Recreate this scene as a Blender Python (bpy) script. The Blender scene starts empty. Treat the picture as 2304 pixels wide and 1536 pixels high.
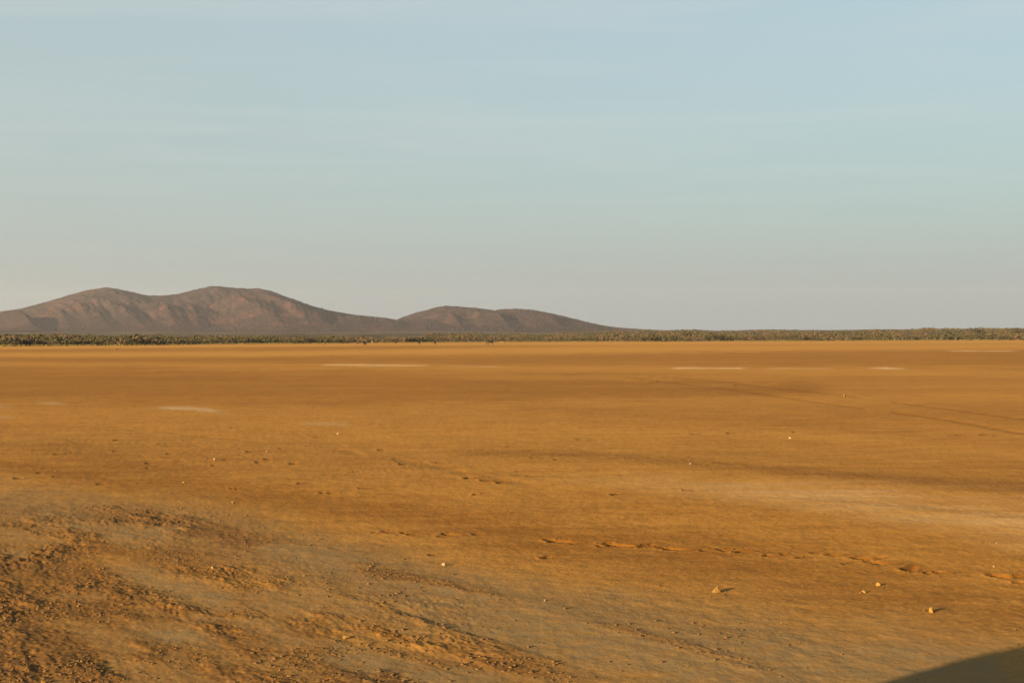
import bpy, bmesh, math, random
import numpy as np
from mathutils import Vector, Matrix

R = math.radians
scene = bpy.context.scene
col = scene.collection
random.seed(7)
rng = np.random.default_rng(7)

# ------------------------------------------------------------------ camera
CAM_H = 2.2
FPX = 2781.0                       # focal length in pixels of a 2304 px wide frame
W0, H0 = 2304.0, 1536.0
PITCH = -math.atan(4.5 / FPX)
ROLL = math.atan(9.0 / 2304.0)
fwd = Vector((0, math.cos(PITCH), math.sin(PITCH)))
right0 = Vector((1, 0, 0))
up0 = right0.cross(fwd)
right = right0 * math.cos(ROLL) - up0 * math.sin(ROLL)
up = up0 * math.cos(ROLL) + right0 * math.sin(ROLL)
cam_d = bpy.data.cameras.new('camera')
cam_d.sensor_width = 36.0
cam_d.lens = FPX / W0 * 36.0
cam_d.clip_start = 0.05
cam_d.clip_end = 60000
cam = bpy.data.objects.new('camera', cam_d)
m = Matrix((right, up, -fwd)).transposed().to_4x4()
m.translation = Vector((0, 0, CAM_H))
cam.matrix_world = m
col.objects.link(cam)
scene.camera = cam

# ------------------------------------------------------------------ sky, sun, exposure
SUN_EL = R(11.0)
SHADOW_AZ = R(43.0)                # shadows run to the right and away from the camera
L = Vector((math.cos(SHADOW_AZ) * math.cos(SUN_EL), math.sin(SHADOW_AZ) * math.cos(SUN_EL), -math.sin(SUN_EL)))
world = bpy.data.worlds.new('World')
scene.world = world
world.use_nodes = True
wt = world.node_tree
wt.nodes.clear()
wo = wt.nodes.new('ShaderNodeOutputWorld')
bg = wt.nodes.new('ShaderNodeBackground')
sky = wt.nodes.new('ShaderNodeTexSky')
sky.sky_type = 'NISHITA'
sky.sun_disc = False
sky.sun_elevation = SUN_EL
# sun_rotation is measured clockwise from +Y
sky.sun_rotation = math.atan2(-L.x, -L.y) % (2 * math.pi)
sky.altitude = 0
sky.air_density = 1.3
sky.dust_density = 5.0
sky.ozone_density = 6.0
bg.inputs['Strength'].default_value = 0.05
# thin high cirrus: pale veils stretched across the sky dome
tc = wt.nodes.new('ShaderNodeTexCoord')
sep = wt.nodes.new('ShaderNodeSeparateXYZ')
wt.links.new(tc.outputs['Generated'], sep.inputs[0])
zc = wt.nodes.new('ShaderNodeMath'); zc.operation = 'MAXIMUM'; zc.inputs[1].default_value = 0.06
wt.links.new(sep.outputs['Z'], zc.inputs[0])
dx = wt.nodes.new('ShaderNodeMath'); dx.operation = 'DIVIDE'
dy = wt.nodes.new('ShaderNodeMath'); dy.operation = 'DIVIDE'
wt.links.new(sep.outputs['X'], dx.inputs[0]); wt.links.new(zc.outputs[0], dx.inputs[1])
wt.links.new(sep.outputs['Y'], dy.inputs[0]); wt.links.new(zc.outputs[0], dy.inputs[1])
cmb = wt.nodes.new('ShaderNodeCombineXYZ')
wt.links.new(dx.outputs[0], cmb.inputs[0]); wt.links.new(dy.outputs[0], cmb.inputs[1])
mp = wt.nodes.new('ShaderNodeMapping')
mp.inputs['Rotation'].default_value = (0, 0, R(-35))
mp.inputs['Scale'].default_value = (0.42, 1.0, 1)
wt.links.new(cmb.outputs[0], mp.inputs[0])
cn = wt.nodes.new('ShaderNodeTexNoise')
cn.inputs['Scale'].default_value = 1.0
cn.inputs['Detail'].default_value = 8
cn.inputs['Roughness'].default_value = 0.6
cn.inputs['Distortion'].default_value = 1.1
wt.links.new(mp.outputs[0], cn.inputs['Vector'])
cr = wt.nodes.new('ShaderNodeMapRange')
cr.inputs['From Min'].default_value = 0.42
cr.inputs['From Max'].default_value = 0.75
cr.inputs['To Min'].default_value = 0.0
cr.inputs['To Max'].default_value = 1.0
wt.links.new(cn.outputs['Fac'], cr.inputs['Value'])
tint = wt.nodes.new('ShaderNodeMix'); tint.data_type = 'RGBA'; tint.blend_type = 'MIX'
fade = wt.nodes.new('ShaderNodeMapRange')          # streaks dissolve into the haze low down
fade.inputs['From Min'].default_value = 0.05
fade.inputs['From Max'].default_value = 0.16
fade.inputs['To Max'].default_value = 0.13
wt.links.new(sep.outputs['Z'], fade.inputs['Value'])
veil = wt.nodes.new('ShaderNodeMath'); veil.operation = 'MULTIPLY_ADD'
wt.links.new(cr.outputs[0], veil.inputs[0]); wt.links.new(fade.outputs[0], veil.inputs[1])
veil.inputs[2].default_value = 0.63
wt.links.new(veil.outputs[0], tint.inputs['Factor'])
skyc = wt.nodes.new('ShaderNodeMix'); skyc.data_type = 'RGBA'; skyc.blend_type = 'MULTIPLY'
skyc.inputs['Factor'].default_value = 1.0
skyc.inputs['B'].default_value = (0.85, 1.28, 1.0, 1)
wt.links.new(sky.outputs[0], skyc.inputs['A'])
wt.links.new(skyc.outputs['Result'], tint.inputs['A'])
CIRRUS = (2.42, 2.54, 2.44, 1)
tint.inputs['B'].default_value = CIRRUS
wt.links.new(tint.outputs['Result'], bg.inputs['Color'])
wt.links.new(bg.outputs[0], wo.inputs['Surface'])

sun_d = bpy.data.lights.new('sun', 'SUN')
sun_d.energy = 5.0
sun_d.angle = R(0.5)
sun_d.color = (1.0, 0.70, 0.37)
sun = bpy.data.objects.new('sun', sun_d)
sun.rotation_euler = L.to_track_quat('-Z', 'Y').to_euler()
col.objects.link(sun)

vs = scene.view_settings
vs.view_transform = 'Standard'
vs.look = 'None'
vs.gamma = 1.0
vs.use_curve_mapping = False
vs.exposure = 2.4
scene.cycles.max_bounces = 6
scene.cycles.volume_bounces = 0
scene.cycles.use_denoising = True


# ------------------------------------------------------------------ helpers
def ray(px, py):
    return (fwd + right * ((px - W0 / 2) / FPX) - up * ((py - H0 / 2) / FPX))


def on_ground(px, py, z=0.0):
    d = ray(px, py)
    t = (z - CAM_H) / d.z
    return Vector((d.x * t, d.y * t, z))


def at_depth(px, py, Y):
    d = ray(px, py)
    t = Y / d.y
    return Vector((d.x * t, Y, CAM_H + d.z * t))


def tag(o, label=None, cat=None, group=None, kind=None):
    if label: o['label'] = label
    if cat: o['category'] = cat
    if group: o['group'] = group
    if kind: o['kind'] = kind
    return o


def link(name, mesh, parent=None, mat=None):
    o = bpy.data.objects.new(name, mesh)
    col.objects.link(o)
    if mat and mesh is not None:
        mesh.materials.clear()
        mesh.materials.append(mat)
    if parent: o.parent = parent
    return o


def empty(name, loc, rz=0.0):
    o = bpy.data.objects.new(name, None)
    o.location = loc
    o.rotation_euler = (0, 0, rz)
    o.empty_display_size = 0.3
    col.objects.link(o)
    return o


def np_mesh(name, verts, faces, smooth=False):
    """faces: (n,3) or (n,4) int array"""
    me = bpy.data.meshes.new(name)
    verts = np.asarray(verts, np.float32)
    faces = np.asarray(faces, np.int32)
    k = faces.shape[1]
    me.vertices.add(len(verts))
    me.vertices.foreach_set('co', verts.ravel())
    me.loops.add(faces.size)
    me.loops.foreach_set('vertex_index', faces.ravel())
    me.polygons.add(len(faces))
    me.polygons.foreach_set('loop_start', np.arange(0, faces.size, k, dtype=np.int32))
    me.polygons.foreach_set('loop_total', np.full(len(faces), k, np.int32))
    if smooth:
        me.polygons.foreach_set('use_smooth', np.ones(len(faces), bool))
    me.update(calc_edges=True)
    return me


def set_attr(me, name, vals):
    a = me.attributes.new(name, 'FLOAT', 'POINT')
    a.data.foreach_set('value', np.asarray(vals, np.float32))


def _hash(ix, iy, seed):
    h = (ix.astype(np.uint32) * np.uint32(374761393) + iy.astype(np.uint32) * np.uint32(668265263)
         + np.uint32((seed * 2246822519) & 0xffffffff))
    h = (h ^ (h >> np.uint32(13))) * np.uint32(1274126177)
    h = h ^ (h >> np.uint32(16))
    return h.astype(np.float64) / 4294967295.0


def vnoise(x, y, seed=0):
    xf = np.floor(x); yf = np.floor(y)
    ix = xf.astype(np.int64); iy = yf.astype(np.int64)
    fx = x - xf; fy = y - yf
    u = fx * fx * fx * (fx * (fx * 6 - 15) + 10)
    v = fy * fy * fy * (fy * (fy * 6 - 15) + 10)
    a = _hash(ix, iy, seed); b = _hash(ix + 1, iy, seed)
    c = _hash(ix, iy + 1, seed); d = _hash(ix + 1, iy + 1, seed)
    return ((a + (b - a) * u) * (1 - v) + (c + (d - c) * u) * v) * 2 - 1


def fbm(x, y, octaves=4, seed=0, gain=0.5, lac=2.03):
    s = 0; amp = 1; tot = 0
    for o in range(octaves):
        c, si = math.cos(0.7 * o + seed), math.sin(0.7 * o + seed)
        s = s + amp * vnoise(x * c - y * si, x * si + y * c, seed + 17 * o)
        tot += amp
        amp *= gain
        x = x * lac; y = y * lac
    return s / tot


def sstep(a, b, x):
    t = np.clip((x - a) / (b - a), 0, 1)
    return t * t * (3 - 2 * t)


def polar(px, py):
    g = on_ground(px, py)
    return math.atan2(g.x, g.y), math.hypot(g.x, g.y)


def curve_of(pts):
    """pixel points surveyed once -> range as a function of azimuth on the plain"""
    pr = sorted(polar(*p) for p in pts)
    A = np.array([p[0] for p in pr]); Q = np.array([1.0 / p[1] for p in pr])
    return lambda a: np.interp(a, A, Q)


# edge of the bare flat against the scrub
EDGE = curve_of([(0, 779), (300, 777), (500, 774), (700, 773), (880, 771), (1000, 770.2), (1150, 769.3), (1300, 768.6),
                 (1450, 768.4), (1700, 767.4), (1900, 766.4), (2100, 765.8), (2304, 765)])


def r_edge(a):
    a = np.asarray(a, float)
    return 1.0 / EDGE(a) * (1 + 0.015 * vnoise(a * 60, a * 0 + 3.3, 5) + 0.008 * vnoise(a * 260, a * 0 + 1.3, 6))


def apron(r, a):
    re = r_edge(a)
    d = np.maximum(r - re - 10, 0)
    z = 0.0085 * d
    top = 5600.0
    z = np.where(r > top, 0.0085 * (top - re) - 0.02 * (r - top), z)
    z = z + np.where(d > 150, sstep(150, 1200, d) * 3.0 * vnoise(a * 34 + 2.2, r / 900.0, 31), 0)
    return np.maximum(z, -6)


# ------------------------------------------------------------------ materials
def mat(name):
    m = bpy.data.materials.new(name)
    m.use_nodes = True
    nt = m.node_tree
    b = nt.nodes['Principled BSDF']
    b.inputs['Roughness'].default_value = 0.9
    b.inputs['Specular IOR Level'].default_value = 0.15
    return m, nt, b


def noisy(name, c1, c2, scale=4.0, rough=0.9, obj_rand=False, bump=0.0, spec=0.15, metallic=0.0, detail=4):
    m, nt, b = mat(name)
    tcn = nt.nodes.new('ShaderNodeTexCoord')
    n = nt.nodes.new('ShaderNodeTexNoise')
    n.inputs['Scale'].default_value = scale
    n.inputs['Detail'].default_value = detail
    nt.links.new(tcn.outputs['Object'], n.inputs['Vector'])
    mx = nt.nodes.new('ShaderNodeMix'); mx.data_type = 'RGBA'
    mx.inputs['A'].default_value = (*c1, 1); mx.inputs['B'].default_value = (*c2, 1)
    mr = nt.nodes.new('ShaderNodeMapRange')
    mr.inputs['From Min'].default_value = 0.3; mr.inputs['From Max'].default_value = 0.7
    nt.links.new(n.outputs['Fac'], mr.inputs['Value'])
    fac = mr.outputs[0]
    if obj_rand:
        oi = nt.nodes.new('ShaderNodeObjectInfo')
        ad = nt.nodes.new('ShaderNodeMath'); ad.operation = 'MULTIPLY_ADD'
        ad.inputs[1].default_value = 0.5
        half = nt.nodes.new('ShaderNodeMath'); half.operation = 'MULTIPLY'; half.inputs[1].default_value = 0.5
        nt.links.new(oi.outputs['Random'], half.inputs[0])
        nt.links.new(mr.outputs[0], ad.inputs[0]); nt.links.new(half.outputs[0], ad.inputs[2])
        fac = ad.outputs[0]
    nt.links.new(fac, mx.inputs['Factor'])
    nt.links.new(mx.outputs['Result'], b.inputs['Base Color'])
    b.inputs['Roughness'].default_value = rough
    b.inputs['Specular IOR Level'].default_value = spec
    b.inputs['Metallic'].default_value = metallic
    if bump:
        bp = nt.nodes.new('ShaderNodeBump')
        bp.inputs['Strength'].default_value = bump
        bp.inputs['Distance'].default_value = 0.01
        nt.links.new(n.outputs['Fac'], bp.inputs['Height'])
        nt.links.new(bp.outputs[0], b.inputs['Normal'])
    return m


class NB:
    """small node-building helper"""
    def __init__(self, nt): self.nt = nt
    def attr(self, n):
        a = self.nt.nodes.new('ShaderNodeAttribute'); a.attribute_name = n
        return a.outputs['Fac']
    def pos(self, scale=(1, 1, 1), rot=(0, 0, 0)):
        g = self.nt.nodes.new('ShaderNodeNewGeometry')
        mpn = self.nt.nodes.new('ShaderNodeMapping')
        mpn.inputs['Scale'].default_value = scale
        mpn.inputs['Rotation'].default_value = rot
        self.nt.links.new(g.outputs['Position'], mpn.inputs[0])
        return mpn.outputs[0]
    def noise(self, vec, scale, detail=4, rough=0.55, lo=0.3, hi=0.7, a=0.0, b=1.0):
        n = self.nt.nodes.new('ShaderNodeTexNoise')
        n.inputs['Scale'].default_value = scale
        n.inputs['Detail'].default_value = detail
        n.inputs['Roughness'].default_value = rough
        self.nt.links.new(vec, n.inputs['Vector'])
        return self.rng(n.outputs['Fac'], lo, hi, a, b)
    def rng(self, v, lo, hi, a=0.0, b=1.0):
        r = self.nt.nodes.new('ShaderNodeMapRange')
        r.inputs['From Min'].default_value = lo; r.inputs['From Max'].default_value = hi
        r.inputs['To Min'].default_value = a; r.inputs['To Max'].default_value = b
        self.nt.links.new(v, r.inputs['Value'])
        return r.outputs[0]
    def math(self, op, a, b=None):
        n = self.nt.nodes.new('ShaderNodeMath'); n.operation = op
        for i, v in enumerate((a, b)):
            if v is None: continue
            if isinstance(v, (int, float)): n.inputs[i].default_value = v
            else: self.nt.links.new(v, n.inputs[i])
        return n.outputs[0]
    def mix(self, f, a, b, blend='MIX'):
        n = self.nt.nodes.new('ShaderNodeMix'); n.data_type = 'RGBA'; n.blend_type = blend
        for key, v in (('Factor', f), ('A', a), ('B', b)):
            if isinstance(v, tuple): n.inputs[key].default_value = (*v, 1)
            elif isinstance(v, (int, float)): n.inputs[key].default_value = v
            else: self.nt.links.new(v, n.inputs[key])
        return n.outputs['Result']


# ground: tone / pale / salt / veg are surveyed surface kinds stored on the mesh; tone also carries shade painted into the prints
GROUND_LIGHT = (0.305, 0.160, 0.034)
GROUND_DARK = (0.130, 0.055, 0.008)
GROUND_PALE = (0.135, 0.092, 0.043)
GROUND_SALT = (0.38, 0.29, 0.18)
m_ground, nt, b = mat('dry_lake_bed')
k = NB(nt)
tone, pale, salt, veg, rougha = (k.attr(n) for n in ('tone', 'pale', 'salt', 'veg', 'rough'))
n_big = k.noise(k.pos((0.05, 0.12, 1), (0, 0, R(-25))), 1.0, 5, 0.6, 0.3, 0.7, -0.14, 0.14)
n_mid = k.noise(k.pos((1.2, 1.8, 1)), 1.0, 5, 0.6, 0.3, 0.7, -0.13, 0.13)
n_str = k.noise(k.pos((0.35, 2.2, 1), (0, 0, R(-12))), 1.0, 6, 0.65, 0.3, 0.7, -0.12, 0.12)
n_fine = k.noise(k.pos((22, 22, 22)), 1.0, 6, 0.65, 0.3, 0.7, -0.30, 0.30)
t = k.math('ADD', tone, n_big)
t = k.math('ADD', t, n_mid)
t = k.math('ADD', t, n_fine)
t = k.math('ADD', t, n_str)
spk = k.noise(k.pos((7, 7, 7)), 1.0, 3, 0.7, 0.62, 0.72, 0.0, 0.35)
t = k.math('SUBTRACT', t, spk)
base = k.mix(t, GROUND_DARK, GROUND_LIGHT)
pfac = k.math('MULTIPLY', pale, k.noise(k.pos((5, 5, 5)), 1.0, 5, 0.6, 0.25, 0.6, 0.45, 1.0))
base = k.mix(pfac, base, GROUND_PALE)
clodc = k.noise(k.pos((14, 14, 14)), 1.0, 5, 0.6, 0.35, 0.65, 0.45, 1.15)
base = k.mix(k.math('MULTIPLY', rougha, clodc), base, (0.066, 0.036, 0.014))
sfac = k.math('MULTIPLY', salt, k.noise(k.pos((0.25, 0.9, 1)), 1.0, 6, 0.7, 0.35, 0.6, 0.0, 1.0))
base = k.mix(sfac, base, GROUND_SALT)
vcol = k.mix(k.noise(k.pos((0.012, 0.006, 0.02)), 1.0, 6, 0.65, 0.35, 0.65), (0.045, 0.035, 0.018), (0.072, 0.048, 0.030))
vcol = k.mix(k.noise(k.pos((0.10, 0.03, 0.1)), 1.0, 4, 0.7, 0.45, 0.6), vcol, (0.035, 0.032, 0.014))
base = k.mix(veg, base, vcol)
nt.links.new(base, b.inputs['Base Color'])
b.inputs['Roughness'].default_value = 1.0
b.inputs['Specular IOR Level'].default_value = 0.05
bn = nt.nodes.new('ShaderNodeTexNoise')
bn.inputs['Scale'].default_value = 28.0
bn.inputs['Detail'].default_value = 5
bn.inputs['Roughness'].default_value = 0.65
nt.links.new(k.pos(), bn.inputs['Vector'])
bp = nt.nodes.new('ShaderNodeBump')
bp.inputs['Strength'].default_value = 0.35
bp.inputs['Distance'].default_value = 0.012
nt.links.new(bn.outputs['Fac'], bp.inputs['Height'])
bn2 = nt.nodes.new('ShaderNodeTexNoise')
bn2.inputs['Scale'].default_value = 4.0
bn2.inputs['Detail'].default_value = 4
nt.links.new(k.pos(), bn2.inputs['Vector'])
bp2 = nt.nodes.new('ShaderNodeBump')
bp2.inputs['Strength'].default_value = 0.5
bp2.inputs['Distance'].default_value = 0.03
nt.links.new(bn2.outputs['Fac'], bp2.inputs['Height'])
nt.links.new(bp2.outputs[0], bp.inputs['Normal'])
nt.links.new(bp.outputs[0], b.inputs['Normal'])

# ------------------------------------------------------------------ the plain
# bands of surface seen on the flat: (px, y_top, y_bottom) points, then changes to tone / pale / rough / salt, soft edge share
BANDS = []
OUT = 3400


def band(pts, tone=0.0, pale=0.0, rough=0.0, salt=0.0, soft=0.35, dz=0.0, tail=0.03):
    top = curve_of([(x, y0) for x, y0, y1 in pts])
    open_end = pts[0][2] >= 9000                     # carries on towards and behind the camera
    bot = curve_of([(x, min(y1, 1900)) for x, y0, y1 in pts])
    a0 = polar(pts[0][0], min(pts[0][2], 1900))[0]; a1 = polar(pts[-1][0], min(pts[-1][2], 1900))[0]
    if pts[0][0] <= -200: a0 = -9.0
    if pts[-1][0] >= OUT: a1 = 9.0
    BANDS.append((top, bot, a0, a1, tone, pale, rough, salt, soft, dz, tail, open_end))


# far light and dark stripes
band([(-900, 779, 789), (0, 779, 786), (900, 771, 778), (1500, 768, 776), (2304, 765, 773), (OUT, 764, 772)], tone=0.36, soft=0.4)
band([(-900, 786, 794), (0, 785, 793), (700, 780, 787), (1300, 776, 781)], tone=-0.12)
band([(-900, 794, 806), (0, 793, 804), (600, 790, 802), (1300, 777, 796), (2304, 773, 786), (OUT, 773, 786)], tone=0.30)
band([(-900, 805, 816), (0, 804, 815), (700, 803, 817), (1300, 797, 823), (1900, 786, 822), (2304, 784, 826), (OUT, 783, 828)], tone=-0.17)
band([(-900, 816, 826), (0, 815, 822), (600, 817, 829), (1300, 824, 836), (1800, 826, 845), (2304, 828, 850), (OUT, 828, 855)], tone=0.13)
band([(-900, 826, 912), (0, 822, 900), (300, 824, 906), (700, 832, 915), (1100, 842, 905), (1500, 850, 895), (1900, 862, 890)], tone=-0.24, soft=0.3)
band([(0, 980, 1030), (200, 1000, 1050), (420, 1040, 1078), (600, 1070, 1100)], tone=-0.18, soft=0.5, tail=0.06)
band([(1100, 905, 935), (1500, 920, 950), (1900, 945, 975), (2304, 985, 1015), (OUT, 1010, 1050)], tone=-0.10, soft=0.5)
band([(1700, 965, 985), (2000, 975, 1000), (2304, 990, 1030), (OUT, 1000, 1060)], tone=0.12, soft=0.5)
band([(950, 1005, 1026), (1150, 1012, 1032), (1400, 1018, 1040), (1600, 1032, 1060), (1900, 1055, 1086), (2304, 1082, 1116), (OUT, 1120, 1170)], tone=-0.24, rough=0.25, soft=0.5, tail=0.06)
band([(1500, 1010, 1022), (1900, 1022, 1050), (2304, 1035, 1075), (OUT, 1060, 1110)], tone=-0.12, soft=0.5)
# pale compacted wheel way on the right
band([(1000, 1055, 1080), (1150, 1058, 1088), (1400, 1066, 1108), (1800, 1084, 1150), (2304, 1112, 1222), (OUT, 1170, 1340)], tone=0.36, pale=0.10, salt=0.38, soft=0.5, tail=0.42)
band([(1750, 1118, 1126), (2000, 1132, 1144), (2304, 1158, 1172), (OUT, 1230, 1250)], tone=-0.14, pale=-0.1, rough=0.3, soft=0.5)
# dark damp stripe running through the middle
band([(-600, 990, 1040), (0, 1028, 1062), (300, 1058, 1108), (600, 1092, 1150), (900, 1128, 1195), (1200, 1160, 1260), (1500, 1195, 1330), (1900, 1245, 1400), (2304, 1330, 1450), (OUT, 1500, 1700)], tone=-0.30, soft=0.5)
# pale grey hard ground left and the swept smooth ways
band([(-600, 1040, 1200), (0, 1068, 1190), (250, 1098, 1225), (500, 1140, 1290), (750, 1205, 1330), (1000, 1265, 1440), (1300, 1335, 1560), (1600, 1395, 1640), (1900, 1440, 1700), (2304, 1500, 1800)], pale=0.78, soft=0.45)
band([(1000, 1300, 1400), (1400, 1345, 1500), (1800, 1400, 1600), (2304, 1450, 1700), (OUT, 1600, 1900)], pale=0.45, soft=0.6, tail=0.08)
band([(650, 1420, 1500), (900, 1465, 1600), (1200, 1536, 1700)], pale=0.6, soft=0.4, tail=0.05)
band([(230, 1395, 1440), (420, 1405, 1450), (560, 1440, 1470)], pale=0.7, rough=-0.8, soft=0.5, tail=0.05)
band([(180, 1240, 1275), (330, 1265, 1330), (480, 1310, 1385), (620, 1350, 1400)], pale=0.5, rough=-0.75, soft=0.5, tail=0.05)
# churned ground
band([(-600, 1100, 9000), (0, 1150, 9000), (250, 1210, 9000), (420, 1240, 9000), (560, 1300, 9000), (700, 1350, 9000), (860, 1390, 9000), (1000, 1430, 9000), (1150, 1480, 9000), (1290, 1530, 9000), (1420, 1580, 9000)], tone=-0.06, rough=0.50, pale=0.5, soft=0.22)
band([(-600, 1230, 9000), (0, 1290, 9000), (250, 1330, 9000), (420, 1350, 9000), (560, 1370, 9000), (700, 1410, 9000), (860, 1450, 9000), (1000, 1500, 9000), (1150, 1550, 9000)], tone=-0.04, rough=0.34, pale=-0.15, soft=0.3)
band([(520, 1280, 1330), (700, 1320, 1385), (860, 1356, 1430), (1000, 1403, 1470), (1150, 1451, 1520), (1290, 1500, 1560), (1420, 1545, 1620)], tone=-0.06, rough=0.34, soft=0.12, dz=0.005, tail=0.10)
band([(150, 1100, 1180), (400, 1165, 1215), (700, 1225, 1262), (850, 1272, 1302), (1000, 1308, 1336), (1200, 1346, 1376), (1320, 1384, 1408), (1450, 1418, 1444), (1650, 1474, 1504), (1850, 1530, 1570)], rough=0.40, pale=-0.12, soft=0.45, dz=0.004, tail=0.08)
band([(-600, 1060, 1260), (0, 1085, 1290), (300, 1120, 1320), (600, 1170, 1340), (900, 1250, 1380), (1200, 1330, 1450)], rough=0.26, soft=0.3, tail=0.08)
band([(500, 1150, 1400), (900, 1215, 1500), (1400, 1270, 1560), (1900, 1320, 1640), (2304, 1350, 1700), (OUT, 1450, 1900)], pale=0.32, soft=0.5, tail=0.1)
band([(1100, 1300, 1345), (1350, 1345, 1400), (1600, 1385, 1450), (1900, 1420, 1490)], rough=0.28, soft=0.6, tail=0.1)
band([(-400, 940, 1020), (300, 970, 1050), (700, 985, 1085), (1000, 1000, 1100), (1200, 1030, 1080)], rough=0.22, soft=0.6, tail=0.1)
# salt crusts and pale streaks
band([(715, 819, 823), (820, 819.5, 824), (975, 820, 823.5)], salt=0.75, soft=0.5, tail=0.01)
band([(975, 821, 823.5), (1150, 823, 826)], salt=0.45, soft=0.5, tail=0.02)
band([(1500, 826.5, 829), (1545, 826, 830), (1690, 827, 830)], salt=0.9, soft=0.5, tail=0.01)
band([(1700, 828, 831), (1900, 826.5, 830)], salt=0.5, soft=0.5, tail=0.02)
band([(1945, 826, 829.5), (2000, 826, 831), (2050, 827, 830)], salt=1.0, soft=0.5, tail=0.01)
band([(2120, 788, 790.3), (2200, 788, 790.6), (2300, 788.3, 790.4)], salt=0.9, soft=0.5, tail=0.01)
band([(330, 914, 921), (430, 914, 926), (525, 926, 936)], salt=0.5, pale=0.4, soft=0.5, tail=0.02)
band([(60, 901, 909), (170, 905, 913)], salt=0.35, pale=0.3, soft=0.5, tail=0.02)
band([(-200, 905, 917), (45, 910, 920)], salt=0.35, pale=0.3, soft=0.5, tail=0.02)
band([(-200, 934, 944), (55, 936, 943)], salt=0.3, pale=0.3, soft=0.5, tail=0.02)
band([(650, 951, 957), (810, 952, 962)], salt=0.3, pale=0.3, soft=0.5, tail=0.02)
# two wheel ruts crossing the flat on the right
RUTS = [[(1340, 838), (1500, 847), (1640, 860), (1780, 877), (1900, 889), (2100, 915), (2304, 944), (2700, 1000)],
        [(1400, 848), (1560, 865), (1700, 883), (1830, 902), (2000, 926), (2150, 947), (2304, 974), (2700, 1040)],
        [(260, 962), (500, 985), (760, 1010), (1000, 1052), (1110, 1078), (1250, 1100)]]
# hoof prints and broken crust: (px, py, half length m, half width m, depth m)
PITS = []
for x, y, s in [(868, 1197, .8), (908, 1200, .7), (926, 1204, .7), (1005, 1204, 1.0), (990, 1208, .6), (1070, 1203, .7), (842, 1199, .5), (1245, 1217, 1.3),
                (1290, 1222, .7), (1378, 1226, 1.5), (1352, 1229, .8), (1450, 1230, 1.2), (1500, 1234, 1.3), (1580, 1240, .6), (1632, 1239, 1.1), (1665, 1243, .9),
                (1728, 1251, .8), (1760, 1247, .5), (1800, 1255, .6), (1870, 1249, .9), (1935, 1256, 1.2), (1965, 1266, 1.2), (1900, 1268, .5), (2045, 1283, 1.3),
                (2110, 1289, .8), (2085, 1291, .6), (2243, 1297, 1.2), (2295, 1297, .9), (1228, 1255, .9), (970, 1249, .6), (1830, 1245, .6), (2290, 1312, .7),
                (600, 1031, 1.0), (660, 1041, .9), (1055, 1078, 1.2), (1090, 1083, 1.0), (1125, 1088, 1.0), (1190, 1074, .8), (1380, 1115, .9), (1540, 1105, .7),
                (1555, 975, 1.0), (1640, 973, .9), (1782, 970, .9), (2140, 978, 1.3), (2180, 984, .9), (2205, 977, .9), (2270, 972, 1.2), (2230, 980, .7),
                (1830, 886, 1.2), (1870, 889, 1.0), (1885, 890, .8), (1480, 857, 1.0), (1656, 866, 1.0), (855, 1012, 1.1), (700, 985, .9), (690, 1003, .8), (560, 1015, .9),
                (905, 1043, 1.0), (975, 1040, .9), (1300, 988, 1.0), (1200, 1030, .9), (1250, 1035, .9), (330, 1040, .8), (40, 1074, 1.0)]:
    PITS.append((x, y, 0.075 * s, 0.060 * s, 0.027 * s))
for i in range(40):
    x = rng.uniform(80, 1250)
    y = rng.uniform(965, 1105) + (x - 600) * 0.035
    s = rng.uniform(0.3, 0.7)
    PITS.append((x, y, 0.11 * s, 0.06 * s, 0.028 * s))


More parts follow.
